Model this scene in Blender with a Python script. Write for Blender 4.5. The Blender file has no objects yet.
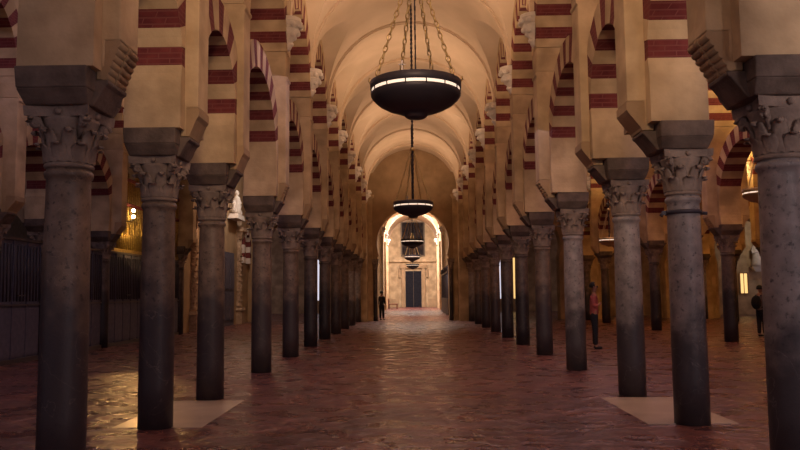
import bpy, bmesh, math, random
from mathutils import Vector, Matrix
random.seed(7)
PI = math.pi
C = bpy.context.scene.collection

# ------------------------------------------------------------------ camera
cd = bpy.data.cameras.new('camera'); cam = bpy.data.objects.new('camera', cd); C.objects.link(cam)
bpy.context.scene.camera = cam
PIT, YAW, ROL, FPX = 0.0897, 0.0161, -0.0100, 759.37
Fv = Vector((-math.sin(YAW)*math.cos(PIT), math.cos(YAW)*math.cos(PIT), math.sin(PIT)))
Rv = Vector((math.cos(YAW), math.sin(YAW), 0)); Uv = Rv.cross(Fv)
R2 = Rv*math.cos(ROL) + Uv*math.sin(ROL); U2 = -Rv*math.sin(ROL) + Uv*math.cos(ROL)
m = Matrix((R2, U2, -Fv)).transposed().to_4x4(); m.translation = Vector((0, 0, 1.5))
cam.matrix_world = m
cd.sensor_width = 36; cd.lens = FPX/800*36; cd.clip_end = 200; cd.clip_start = 0.05

# ------------------------------------------------------------------ world, exposure
W = bpy.data.worlds.new('world'); bpy.context.scene.world = W; W.use_nodes = True
W.node_tree.nodes['Background'].inputs[0].default_value = (0.55, 0.43, 0.52, 1)
W.node_tree.nodes['Background'].inputs[1].default_value = 0.42
vs = bpy.context.scene.view_settings
vs.view_transform = 'Standard'; vs.look = 'None'; vs.gamma = 1; vs.use_curve_mapping = False
vs.exposure = 0.0

# ------------------------------------------------------------------ lights
def area(name, loc, target, size, power, col, sy=None):
    l = bpy.data.lights.new(name, 'AREA'); l.energy = power; l.color = col; l.size = size
    if sy: l.shape = 'RECTANGLE'; l.size_y = sy
    o = bpy.data.objects.new(name, l); C.objects.link(o); o.location = loc
    o.rotation_euler = (Vector(target)-Vector(loc)).to_track_quat('-Z', 'Y').to_euler()
    return o
WARM = (1.0, 0.66, 0.42); COOL = (0.86, 0.84, 1.0); YEL = (1.0, 0.62, 0.22)
# uplights of the nave, thrown on the vault
for y in (4.6, 10.0, 16.7, 23.8, 31.2, 38.6):
    area('nave_uplight', (0, y, 6.2), (0, y, 10), 1.2, 100, WARM)
l = bpy.data.lights.new('nave_fill_spot', 'SPOT'); l.energy = 1150; l.color = (1.0, 0.68, 0.42); l.spot_size = math.radians(74); l.spot_blend = 0.7; l.shadow_soft_size = 0.5  # unseen spot added to warm the arch surfaces that face the viewer
o = bpy.data.objects.new('nave_fill_spot', l); C.objects.link(o); o.location = (0, 1.5, 6.2); o.rotation_euler = (Vector((0.0, 20, 6.0))-o.location).to_track_quat('-Z', 'Y').to_euler()
area('nave_vault_glow', (0, -3.0, 6.0), (0, 14, 3.2), 4.0, 30, WARM, 3.0)
for y in (8.0, 20.0, 33.0):
    area('aisle_uplight', (6.2, y, 5.8), (6.2, y, 10), 1.5, 150, WARM)
    area('aisle_uplight', (12.3, y, 5.8), (12.3, y, 10), 1.5, 480, YEL)
    area('aisle_uplight', (-6.0, y, 5.8), (-6.0, y, 10), 1.5, 60, WARM)
for y in (25.0, 37.0):
    area('aisle_uplight', (18.0, y, 4.8), (18.0, y, 10), 1.5, 260, YEL)
# daylight from side windows in the far chapel beyond the transverse wall
area('chapel_daylight', (0, 72.8, 8.7), (0, 76, 0), 3.0, 3000, (1.0, 0.86, 0.80), 8)
area('chapel_daylight', (0, 47, 8.6), (0, 47, 0), 2.5, 800, (1.0, 0.8, 0.68), 4)
area('side_daylight', (-6.2, 50, 5.5), (-6.2, 50, 0), 3.0, 30, (1.0, 0.75, 0.55))
area('side_daylight', (6.4, 50, 5.5), (6.4, 50, 0), 3.0, 40, (1.0, 0.75, 0.55))
# soft daylight from the entrance court behind and right of the viewer
area('court_daylight', (7.5, -3.5, 3.4), (3.0, 9.0, 2.6), 4.0, 130, (1.0, 0.82, 0.84), 3.0)
l = bpy.data.lights.new('springing_spot', 'SPOT'); l.energy = 420; l.color = (1.0, 0.8, 0.74); l.spot_size = math.radians(30); l.spot_blend = 0.8; l.shadow_soft_size = 0.6  # spot added inside the right aisle to brighten the near right springings
o = bpy.data.objects.new('springing_spot', l); C.objects.link(o); o.location = (4.9, 1.0, 3.3); o.rotation_euler = (Vector((3.1, 8.9, 3.9))-o.location).to_track_quat('-Z', 'Y').to_euler()
# added unseen fill panels that lift the dark of the aisles, choir and nave
area('shadow_fill', (-6.0, 14.0, 6.6), (-7.5, 14.0, 0), 3.0, 110, (0.80, 0.62, 0.85), 18)
area('shadow_fill', (-11.3, 17.0, 8.6), (-11.0, 17.0, 0), 3.0, 160, (0.65, 0.62, 1.0), 20)
area('shadow_fill', (0.0, 14.0, 6.9), (0.0, 14.0, 0), 2.0, 50, (1.0, 0.78, 0.78), 20)
area('shadow_fill', (6.2, 18.0, 6.6), (6.2, 18.0, 0), 4.0, 150, (0.95, 0.62, 0.8), 24)
area('portal_light', (-7.0, 36.5, 7.6), (-9.0, 38.3, 5.0), 0.4, 80, (1.0, 0.85, 0.75))
area('portal_light', (-7.0, 33.0, 6.8), (-9.0, 33.5, 1.0), 0.6, 120, (1.0, 0.62, 0.4))  # added fill for the near carved pilaster and the doorway
area('grille_fill', (-8.3, 24.0, 2.95), (-9.15, 24.5, 4.2), 0.2, 16, YEL)  # unseen light added to brighten the gilded grille
# spot added on the aisle side of the gilded grille to streak the floor
l = bpy.data.lights.new('floor_streak_spot', 'SPOT'); l.energy = 210; l.color = (1.0, 0.5, 0.16); l.spot_size = math.radians(14); l.spot_blend = 0.6; l.shadow_soft_size = 0.05
o = bpy.data.objects.new('floor_streak_spot', l); C.objects.link(o); o.location = (-8.5, 23.6, 3.9); o.rotation_euler = (Vector((-4.6, 11.8, 0.0))-o.location).to_track_quat('-Z', 'Y').to_euler()

# ------------------------------------------------------------------ materials
def mat(name, col, col2=None, scale=3.0, rough=0.85, bump=0.3, bscale=30.0, spec=0.3, metal=0.0, emit=None, es=0.0, detail=5.0, lo=0.35, hi=0.68):
    M = bpy.data.materials.new(name); M.use_nodes = True; N = M.node_tree.nodes; L = M.node_tree.links
    b = N['Principled BSDF']; b.inputs['Roughness'].default_value = rough; b.inputs['Metallic'].default_value = metal
    b.inputs['Specular IOR Level'].default_value = spec
    b.inputs['Base Color'].default_value = (*col, 1)
    tc = N.new('ShaderNodeTexCoord'); oi = N.new('ShaderNodeObjectInfo')
    mul = N.new('ShaderNodeVectorMath'); mul.operation = 'SCALE'; mul.inputs[0].default_value = (37, 53, 71)
    L.new(oi.outputs['Random'], mul.inputs['Scale'])
    add = N.new('ShaderNodeVectorMath'); L.new(tc.outputs['Object'], add.inputs[0]); L.new(mul.outputs[0], add.inputs[1])
    M['vec'] = add.name
    if col2:
        n = N.new('ShaderNodeTexNoise'); n.inputs['Scale'].default_value = scale; n.inputs['Detail'].default_value = detail
        L.new(add.outputs[0], n.inputs['Vector'])
        r = N.new('ShaderNodeValToRGB'); r.name = 'ramp'
        r.color_ramp.elements[0].position = lo; r.color_ramp.elements[1].position = hi
        r.color_ramp.elements[0].color = (*col, 1); r.color_ramp.elements[1].color = (*col2, 1)
        L.new(n.outputs['Fac'], r.inputs[0]); L.new(r.outputs[0], b.inputs['Base Color'])
    if bump:
        n2 = N.new('ShaderNodeTexNoise'); n2.inputs['Scale'].default_value = bscale; n2.inputs['Detail'].default_value = 6
        L.new(add.outputs[0], n2.inputs['Vector'])
        bp = N.new('ShaderNodeBump'); bp.inputs['Strength'].default_value = bump; bp.inputs['Distance'].default_value = 0.02
        L.new(n2.outputs['Fac'], bp.inputs['Height']); L.new(bp.outputs[0], b.inputs['Normal'])
    if emit:
        b.inputs['Emission Color'].default_value = (*emit, 1); b.inputs['Emission Strength'].default_value = es
    return M

def marble(name, c1, c2, vein, dirt, dirt_z=1.45, spots=0.85, rough=0.45):
    """mottled marble shaft with a hand-worn dirt stain whose ragged edge ends at about dirt_z"""
    M = mat(name, c1, c2, scale=7, rough=rough, bump=0.15, bscale=60, spec=0.35, lo=0.3, hi=0.7)
    N = M.node_tree.nodes; L = M.node_tree.links; b = N['Principled BSDF']; vec = N[M['vec']].outputs[0]
    ramp = N['ramp'].outputs[0]
    # dark pits
    v = N.new('ShaderNodeTexNoise'); v.inputs['Scale'].default_value = 22; v.inputs['Detail'].default_value = 3; L.new(vec, v.inputs['Vector'])
    vr = N.new('ShaderNodeValToRGB'); vr.color_ramp.elements[0].position = 0.58; vr.color_ramp.elements[1].position = 0.72
    L.new(v.outputs['Fac'], vr.inputs[0])
    mx = N.new('ShaderNodeMix'); mx.data_type = 'RGBA'
    ml = N.new('ShaderNodeMath'); ml.operation = 'MULTIPLY'; ml.inputs[1].default_value = spots; L.new(vr.outputs[0], ml.inputs[0])
    L.new(ml.outputs[0], mx.inputs[0]); L.new(ramp, mx.inputs[6]); mx.inputs[7].default_value = (c1[0]*.35, c1[1]*.35, c1[2]*.38, 1)
    # veins
    w = N.new('ShaderNodeTexNoise'); w.inputs['Scale'].default_value = 1.6; w.inputs['Detail'].default_value = 8; w.inputs['Distortion'].default_value = 1.2
    L.new(vec, w.inputs['Vector'])
    sub = N.new('ShaderNodeMath'); sub.operation = 'SUBTRACT'; sub.inputs[1].default_value = 0.5; L.new(w.outputs['Fac'], sub.inputs[0])
    ab = N.new('ShaderNodeMath'); ab.operation = 'ABSOLUTE'; L.new(sub.outputs[0], ab.inputs[0])
    wr = N.new('ShaderNodeValToRGB'); wr.color_ramp.elements[0].position = 0.0; wr.color_ramp.elements[1].position = 0.004
    wr.color_ramp.elements[0].color = (0.22, 0.22, 0.22, 1); wr.color_ramp.elements[1].color = (0, 0, 0, 1)
    L.new(ab.outputs[0], wr.inputs[0])
    # dirt stain
    tc = N.new('ShaderNodeTexCoord'); sx = N.new('ShaderNodeSeparateXYZ'); L.new(tc.outputs['Object'], sx.inputs[0])
    nz = N.new('ShaderNodeTexNoise'); nz.inputs['Scale'].default_value = 3.2; nz.inputs['Detail'].default_value = 7; L.new(vec, nz.inputs['Vector'])
    a1 = N.new('ShaderNodeMath'); a1.operation = 'MULTIPLY_ADD'; a1.inputs[1].default_value = 1.5; L.new(nz.outputs['Fac'], a1.inputs[0]); L.new(sx.outputs['Z'], a1.inputs[2])
    mr = N.new('ShaderNodeMapRange'); mr.interpolation_type = 'SMOOTHSTEP'
    mr.inputs['From Min'].default_value = dirt_z+0.42; mr.inputs['From Max'].default_value = dirt_z+1.18
    mr.inputs['To Min'].default_value = 0.93; mr.inputs['To Max'].default_value = 0.0
    L.new(a1.outputs[0], mr.inputs['Value'])
    m2 = N.new('ShaderNodeMix'); m2.data_type = 'RGBA'; L.new(mr.outputs[0], m2.inputs[0]); L.new(mx.outputs[2], m2.inputs[6]); m2.inputs[7].default_value = (*dirt, 1)
    m3 = N.new('ShaderNodeMix'); m3.data_type = 'RGBA'; L.new(wr.outputs[0], m3.inputs[0]); L.new(m2.outputs[2], m3.inputs[6]); m3.inputs[7].default_value = (*vein, 1)
    L.new(m3.outputs[2], b.inputs['Base Color'])
    return M

M = {}
M['cream'] = mat('cream_plaster', (0.36, 0.25, 0.14), (0.60, 0.435, 0.26), scale=1.8, bump=0.35, bscale=14)
M['plaster'] = mat('vault_plaster', (0.56, 0.42, 0.29), (0.66, 0.50, 0.36), scale=0.9, bump=0.12, bscale=9)
M['ochre'] = mat('ochre_plaster', (0.30, 0.20, 0.11), (0.42, 0.28, 0.16), scale=1.6, bump=0.35, bscale=12)
M['white_stucco'] = mat('white_stucco', (0.62, 0.54, 0.47), (0.72, 0.64, 0.56), scale=6, bump=0.4, bscale=25)
M['impost'] = mat('grey_impost_stone', (0.10, 0.072, 0.058), (0.18, 0.13, 0.105), scale=5, bump=0.5, bscale=25)
M['capital'] = mat('capital_marble', (0.19, 0.14, 0.115), (0.30, 0.225, 0.18), scale=7, bump=0.4, bscale=40)
M['marble_brown'] = marble('brown_marble', (0.10, 0.068, 0.052), (0.21, 0.145, 0.11), (0.42, 0.32, 0.26), (0.034, 0.025, 0.031), 1.45)
M['marble_grey'] = marble('grey_marble', (0.16, 0.135, 0.13), (0.30, 0.25, 0.235), (0.42, 0.38, 0.36), (0.038, 0.030, 0.035), 1.15)
M['marble_dark'] = marble('dark_marble', (0.07, 0.05, 0.045), (0.14, 0.10, 0.085), (0.32, 0.25, 0.22), (0.018, 0.014, 0.019), 1.5)
M['iron'] = mat('black_iron', (0.045, 0.038, 0.05), rough=0.5, bump=0, metal=0.3, spec=0.4)
M['brass'] = mat('aged_brass', (0.50, 0.36, 0.17), rough=0.35, bump=0, metal=0.9)
M['gold'] = mat('gilded_bars', (0.62, 0.42, 0.13), (0.35, 0.22, 0.07), scale=20, rough=0.35, bump=0, metal=0.8)
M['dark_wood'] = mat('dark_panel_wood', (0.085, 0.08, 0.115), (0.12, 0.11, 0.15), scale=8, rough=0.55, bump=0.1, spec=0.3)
M['rail'] = mat('grey_rail_metal', (0.12, 0.10, 0.10), rough=0.4, bump=0, metal=0.6)
M['slab'] = mat('cream_marble_slab', (0.42, 0.33, 0.25), (0.54, 0.44, 0.34), scale=2.5, rough=0.3, bump=0.05, spec=0.5)
M['carved'] = mat('carved_stone', (0.30, 0.20, 0.13), (0.50, 0.36, 0.24), scale=9, bump=0.8, bscale=18)
M['picture'] = mat('dark_canvas', (0.012, 0.011, 0.014), (0.045, 0.032, 0.026), scale=2.5, rough=0.9, bump=0, spec=0.05)
M['frame'] = mat('dark_gilt_frame', (0.10, 0.07, 0.04), rough=0.5, bump=0, metal=0.3)
M['door'] = mat('old_door_wood', (0.012, 0.012, 0.017), (0.024, 0.023, 0.030), scale=6, rough=0.9, bump=0.2, spec=0.05)
M['red_wood'] = mat('reddish_bench_wood', (0.12, 0.04, 0.025), rough=0.5, bump=0.1)
M['slit'] = mat('lit_lamp_glass', (0.9, 0.85, 0.8), rough=0.3, bump=0, emit=(1.0, 0.74, 0.55), es=1.0)
M['bulb'] = mat('glowing_bulb', (1, .9, .6), bump=0, emit=(1.0, 0.7, 0.32), es=60)
M['lit'] = mat('lit_glass', (1, .8, .4), bump=0, emit=(1.0, 0.62, 0.22), es=1.1)
M['daylight'] = mat('daylit_window_glass', (.8, .85, 1), bump=0, emit=(0.85, 0.82, 0.95), es=0.9)
M['skin'] = mat('skin', (0.30, 0.16, 0.11), rough=0.6, bump=0)
M['hair'] = mat('black_hair', (0.012, 0.010, 0.010), rough=0.6, bump=0.3, bscale=80)
M['pink'] = mat('pink_red_cloth', (0.36, 0.085, 0.085), (0.42, 0.11, 0.10), scale=6, rough=0.9, bump=0.1)
M['navy'] = mat('dark_trouser_cloth', (0.018, 0.017, 0.024), rough=0.9, bump=0.1)
M['grey_cloth'] = mat('pale_grey_cloth', (0.20, 0.15, 0.145), rough=0.9, bump=0.1)
M['black_cloth'] = mat('black_cloth', (0.014, 0.012, 0.016), rough=0.9, bump=0.1)

def brick_mat():
    Mm = mat('red_brick', (0.115, 0.020, 0.022), (0.18, 0.036, 0.033), scale=5, rough=0.9, bump=0)
    N = Mm.node_tree.nodes; L = Mm.node_tree.links; b = N['Principled BSDF']
    tc = N.new('ShaderNodeTexCoord'); sp = N.new('ShaderNodeSeparateXYZ'); L.new(tc.outputs['Object'], sp.inputs[0])
    cb = N.new('ShaderNodeCombineXYZ'); ad = N.new('ShaderNodeMath'); L.new(sp.outputs['X'], ad.inputs[0]); L.new(sp.outputs['Y'], ad.inputs[1])
    L.new(ad.outputs[0], cb.inputs['X']); L.new(sp.outputs['Z'], cb.inputs['Y'])
    bt = N.new('ShaderNodeTexBrick'); bt.inputs['Scale'].default_value = 1.0; bt.inputs['Brick Width'].default_value = 0.26; bt.inputs['Row Height'].default_value = 0.062
    bt.inputs['Mortar Size'].default_value = 0.007; bt.inputs['Color1'].default_value = (1, 1, 1, 1); bt.inputs['Color2'].default_value = (0.8, 0.8, 0.8, 1); bt.inputs['Mortar'].default_value = (0, 0, 0, 1)
    L.new(cb.outputs[0], bt.inputs['Vector'])
    mx = N.new('ShaderNodeMix'); mx.data_type = 'RGBA'; L.new(bt.outputs['Fac'], mx.inputs[0]); L.new(N['ramp'].outputs[0], mx.inputs[6]); mx.inputs[7].default_value = (0.18, 0.055, 0.048, 1)
    L.new(mx.outputs[2], b.inputs['Base Color'])
    bp = N.new('ShaderNodeBump'); bp.inputs['Strength'].default_value = 0.3; bp.inputs['Distance'].default_value = 0.01; L.new(bt.outputs['Color'], bp.inputs['Height']); L.new(bp.outputs[0], b.inputs['Normal'])
    return Mm
M['brick'] = brick_mat()

def floor_mat():
    Mm = bpy.data.materials.new('worn_terracotta_tiles'); Mm.use_nodes = True; N = Mm.node_tree.nodes; L = Mm.node_tree.links; b = N['Principled BSDF']
    tc = N.new('ShaderNodeTexCoord')
    mp = N.new('ShaderNodeMapping'); mp.inputs['Rotation'].default_value = (0, 0, math.radians(45)); L.new(tc.outputs['Object'], mp.inputs[0])
    bt = N.new('ShaderNodeTexBrick'); bt.inputs['Scale'].default_value = 1.0; bt.inputs['Brick Width'].default_value = 0.36; bt.inputs['Row Height'].default_value = 0.18
    bt.inputs['Mortar Size'].default_value = 0.006; bt.inputs['Mortar Smooth'].default_value = 0.4; bt.inputs['Bias'].default_value = 0.0
    bt.inputs['Color1'].default_value = (0.185, 0.073, 0.066, 1); bt.inputs['Color2'].default_value = (0.125, 0.050, 0.048, 1); bt.inputs['Mortar'].default_value = (0.055, 0.030, 0.032, 1)
    L.new(mp.outputs[0], bt.inputs['Vector'])
    n = N.new('ShaderNodeTexNoise'); n.inputs['Scale'].default_value = 0.9; n.inputs['Detail'].default_value = 6; L.new(tc.outputs['Object'], n.inputs['Vector'])
    r = N.new('ShaderNodeValToRGB'); r.color_ramp.elements[0].position = 0.35; r.color_ramp.elements[1].position = 0.65
    r.color_ramp.elements[0].color = (0.62, 0.58, 0.60, 1); r.color_ramp.elements[1].color = (1.15, 1.1, 1.05, 1); L.new(n.outputs['Fac'], r.inputs[0])
    mx = N.new('ShaderNodeMix'); mx.data_type = 'RGBA'; mx.blend_type = 'MULTIPLY'; mx.inputs[0].default_value = 1; L.new(bt.outputs['Color'], mx.inputs[6]); L.new(r.outputs[0], mx.inputs[7])
    L.new(mx.outputs[2], b.inputs['Base Color'])
    n2 = N.new('ShaderNodeTexNoise'); n2.inputs['Scale'].default_value = 2.2; n2.inputs['Detail'].default_value = 4; L.new(tc.outputs['Object'], n2.inputs['Vector'])
    mr = N.new('ShaderNodeMapRange'); mr.inputs['From Min'].default_value = 0.35; mr.inputs['From Max'].default_value = 0.65; mr.inputs['To Min'].default_value = 0.20; mr.inputs['To Max'].default_value = 0.42
    L.new(n2.outputs['Fac'], mr.inputs['Value']); L.new(mr.outputs[0], b.inputs['Roughness'])
    b.inputs['Specular IOR Level'].default_value = 0.55
    n3 = N.new('ShaderNodeTexNoise'); n3.inputs['Scale'].default_value = 4.5; n3.inputs['Detail'].default_value = 3; L.new(tc.outputs['Object'], n3.inputs['Vector'])
    b1 = N.new('ShaderNodeBump'); b1.inputs['Strength'].default_value = 1.0; b1.inputs['Distance'].default_value = 0.06; L.new(n3.outputs['Fac'], b1.inputs['Height'])
    b2 = N.new('ShaderNodeBump'); b2.inputs['Strength'].default_value = 0.5; b2.inputs['Distance'].default_value = 0.004; b2.invert = True; L.new(bt.outputs['Fac'], b2.inputs['Height']); L.new(b1.outputs[0], b2.inputs['Normal'])
    L.new(b2.outputs[0], b.inputs['Normal'])
    return Mm
M['floor'] = floor_mat()

# ------------------------------------------------------------------ mesh helpers
def bm_new(): return bmesh.new()
def add_box(bm, x0, x1, y0, y1, z0, z1, mi=0):
    v = [bm.verts.new(p) for p in ((x0,y0,z0),(x1,y0,z0),(x1,y1,z0),(x0,y1,z0),(x0,y0,z1),(x1,y0,z1),(x1,y1,z1),(x0,y1,z1))]
    for f in ((3,2,1,0),(4,5,6,7),(0,1,5,4),(1,2,6,5),(2,3,7,6),(3,0,4,7)):
        bm.faces.new([v[i] for i in f]).material_index = mi
def add_frustum(bm, hx0, hy0, z0, hx1, hy1, z1, cx=0, cy=0):
    v = [bm.verts.new(p) for p in ((cx-hx0,cy-hy0,z0),(cx+hx0,cy-hy0,z0),(cx+hx0,cy+hy0,z0),(cx-hx0,cy+hy0,z0),(cx-hx1,cy-hy1,z1),(cx+hx1,cy-hy1,z1),(cx+hx1,cy+hy1,z1),(cx-hx1,cy+hy1,z1))]
    for f in ((3,2,1,0),(4,5,6,7),(0,1,5,4),(1,2,6,5),(2,3,7,6),(3,0,4,7)):
        bm.faces.new([v[i] for i in f])
def add_lathe(bm, prof, seg=24, c=(0,0), smooth=True, sq=None):
    rings = []
    for r, z in prof:
        rings.append([bm.verts.new((c[0]+r*math.cos(2*PI*i/seg), c[1]+r*math.sin(2*PI*i/seg), z)) for i in range(seg)])
    for a, b in zip(rings, rings[1:]):
        for i in range(seg):
            f = bm.faces.new((a[i], a[(i+1)%seg], b[(i+1)%seg], b[i])); f.smooth = smooth
    bm.faces.new(list(reversed(rings[0]))); bm.faces.new(rings[-1])
def add_prism(bm, poly, axis, a, b):
    """polygon (u, z) extruded along axis 'x' or 'y' from a to b"""
    def P(u, z, t): return (t, u, z) if axis == 'x' else (u, t, z)
    A = [bm.verts.new(P(u, z, a)) for u, z in poly]; B = [bm.verts.new(P(u, z, b)) for u, z in poly]
    n = len(poly); bm.faces.new(A); bm.faces.new(list(reversed(B)))
    for i in range(n): bm.faces.new((A[i], B[i], B[(i+1)%n], A[(i+1)%n]))
def add_tube(bm, pts, r, seg=8, closed=False, smooth=True):
    pts = [Vector(p) for p in pts]; n = len(pts); rings = []
    rr = r if isinstance(r, (list, tuple)) else [r]*n
    for i, p in enumerate(pts):
        if closed: d = pts[(i+1)%n]-pts[i-1]
        else: d = pts[min(i+1,n-1)]-pts[max(i-1,0)]
        d.normalize(); ref = Vector((0,0,1)) if abs(d.z) < 0.9 else Vector((1,0,0))
        if closed: # keep a steady frame
            ref = tube_ref
        u = d.cross(ref).normalized(); w = d.cross(u)
        rings.append([bm.verts.new(p+(u*math.cos(2*PI*k/seg)+w*math.sin(2*PI*k/seg))*rr[i]) for k in range(seg)])
    rng = range(n) if closed else range(n-1)
    for i in rng:
        a, b = rings[i], rings[(i+1)%n]
        for k in range(seg):
            f = bm.faces.new((a[k], a[(k+1)%seg], b[(k+1)%seg], b[k])); f.smooth = smooth
    if not closed: bm.faces.new(list(reversed(rings[0]))); bm.faces.new(rings[-1])
tube_ref = Vector((0,0,1))
def add_ball(bm, c, r, sz=1.0):
    ret = bmesh.ops.create_uvsphere(bm, u_segments=12, v_segments=8, radius=r)
    for v in ret['verts']: v.co.z *= sz; v.co += Vector(c)
    for v in ret['verts']:
        for f in v.link_faces: f.smooth = True
def obj(name, bm, mats, parent=None, loc=None, bevel=0):
    bmesh.ops.recalc_face_normals(bm, faces=bm.faces[:])
    me = bpy.data.meshes.new(name); bm.to_mesh(me); bm.free()
    for mm in (mats if isinstance(mats, (list, tuple)) else [mats]): me.materials.append(mm)
    o = bpy.data.objects.new(name, me); C.objects.link(o)
    if parent: o.parent = parent
    if loc: o.location = loc
    if bevel:
        b = o.modifiers.new('bevel', 'BEVEL'); b.width = bevel; b.segments = 2; b.limit_method = 'ANGLE'
    return o
def thing(name, label, cat, loc=(0,0,0), rotz=0, group=None):
    o = bpy.data.objects.new(name, None); C.objects.link(o); o.location = loc; o.rotation_euler = (0,0,rotz)
    o.empty_display_size = 0.2
    return tag(o, label, cat, group)
def tag(o, label, cat, group=None):
    o['label'] = label; o['category'] = cat
    if group: o['group'] = group
    return o
def struct(name, bm, m, **k):
    o = obj(name, bm, m, **k); o['kind'] = 'structure'; return o
def dup(root, loc, label, group=None, rotz=0):
    r = root.copy(); C.objects.link(r); r.location = loc; r.rotation_euler = (0,0,rotz); r['label'] = label
    if group: r['group'] = group
    for ch in list(root.children):
        c = ch.copy(); C.objects.link(c); c.parent = r
        for g in list(ch.children):
            d = g.copy(); C.objects.link(d); d.parent = c
    return r

# ------------------------------------------------------------------ plan
YS = [4.11, 6.46, 8.81, 11.16, 14.90, 18.46, 22.07, 25.58, 29.27, 33.02, 36.78, 40.59]   # column rows, index 0..11
YW = 42.1                                                                                 # transverse wall
XL, XR = -2.965, 3.145
XA = 3.085                     # centre line of the right nave wall above its columns
PD = 0.21                      # half depth of a pier along the arcade
HL, HR = 0.50, 0.60            # reach of the upper wall over the nave, left and right
HA = 0.33                      # its reach on the aisle side
YS2 = YS[:6]+[22.45]+YS[7:]
X2, X3, XC = 9.25, 15.35, -9.15
YC = [9.0, 12.65, 16.30, 18.65, 22.30, 25.90, 29.60]   # columns of the choir row
H2 = 0.6
ZS, ZI, ZP, ZU = 2.59, 3.10, 3.40, 6.30   # shaft top, capital top, impost top, springing of the upper arches
ORD = ['first', 'second', 'third', 'fourth', 'fifth', 'sixth', 'seventh', 'eighth', 'ninth', 'tenth', 'eleventh', 'twelfth', 'thirteenth']

# floor
bm = bm_new()
v = [bm.verts.new(p) for p in ((-14,-4,0),(22,-4,0),(22,84,0),(-14,84,0))]; bm.faces.new(v)
struct('floor', bm, M['floor'])

# vaults ------------------------------------------------------------------
ZV = 7.09
def vault(bm, xa, xb, ys, ribs=True, apex=2.45):
    xc = (xa+xb)/2; r = (xb-xa)/2; kz = apex/r; lh = 1.48
    for ya, yb in zip(ys, ys[1:]):
        b = (yb-ya)/2; yc = (ya+yb)/2; n = 18; hw = b-0.14
        cols = []
        for j in range(n+1):
            t = -1+2*j/n; vv = b*math.sin(t*PI/2)
            lz = lh*math.sqrt(max(0, 1-(vv/hw)**2)) if abs(vv) < hw else 0.0
            sl = 0.42*(lz/lh)                          # the lunette rises towards the nave
            lo_, hi_ = 0.0, PI/2-0.01                  # groin angle, where lunette and barrel meet
            for _ in range(30):
                a = (lo_+hi_)/2
                if r*kz*math.sin(a) < lz+sl*(r-r*math.cos(a)): lo_ = a
                else: hi_ = a
            ag = (lo_+hi_)/2; pts = []
            for i in range(5):
                xg = r*math.cos(ag); x = (r+0.02)+(xg-(r+0.02))*i/4
                pts.append((x, ZV+lz+sl*(r-min(x, r))))
            for i in range(1, 13):
                a = ag+(PI/2-ag)*i/12; pts.append((r*math.cos(a), ZV+r*kz*math.sin(a)))
            full = [(xc-x, z) for x, z in pts]+[(xc+x, z) for x, z in reversed(pts[:-1])]
            cols.append([bm.verts.new((x, yc+vv, z)) for x, z in full])
        for A, B in zip(cols, cols[1:]):
            for i in range(len(A)-1):
                f = bm.faces.new((A[i], A[i+1], B[i+1], B[i])); f.smooth = (i not in (3, 4, len(A)-5, len(A)-6)) and False or True
    if ribs:
        for y in ys:
            for (w, p) in ((0.17, 0.035), (0.115, 0.065)):
                prev = None
                for i in range(33):
                    a = PI*i/32
                    ring = [bm.verts.new((xc+(r+dr)*math.cos(a), y+s, ZV+(r*kz+dr)*math.sin(a))) for s, dr in ((-w, 0.03), (-w, -p), (w, -p), (w, 0.03))]
                    if prev:
                        for k in range(3): bm.faces.new((prev[k], prev[k+1], ring[k+1], ring[k]))
                    prev = ring
bm = bm_new(); vault(bm, XL+HL, XA-HR, [-2.0, 1.76]+YS+[YW+0.4])
cl = struct('ceiling', bm, M['plaster'])
bm = bm_new(); vault(bm, XA+HA, X2-H2, [1.76]+YS+[YW+0.4]); struct('ceiling', bm, M['plaster'])
bm = bm_new(); vault(bm, X2+H2, X3-H2, [1.76]+YS+[YW+0.4]); struct('ceiling', bm, M['plaster'])
bm = bm_new(); vault(bm, XC+H2, XL-HA, [1.76]+YS+[YW+0.4]); struct('ceiling', bm, M['plaster'])
bm = bm_new(); vault(bm, X3+H2, 21.5, [1.76]+YS+[YW+0.4]); struct('ceiling', bm, M['plaster'])
bm = bm_new(); vault(bm, XL+HL-0.1, XA-HR+0.1, [YW+0.5, 49.0, 55.8, 62.6, 69.4, 76.2, 83.0]); struct('ceiling', bm, M['plaster'])
for o in bpy.data.objects:
    if o.name.startswith('ceiling'):
        es = o.modifiers.new('edge', 'EDGE_SPLIT'); es.split_angle = math.radians(24)

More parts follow.
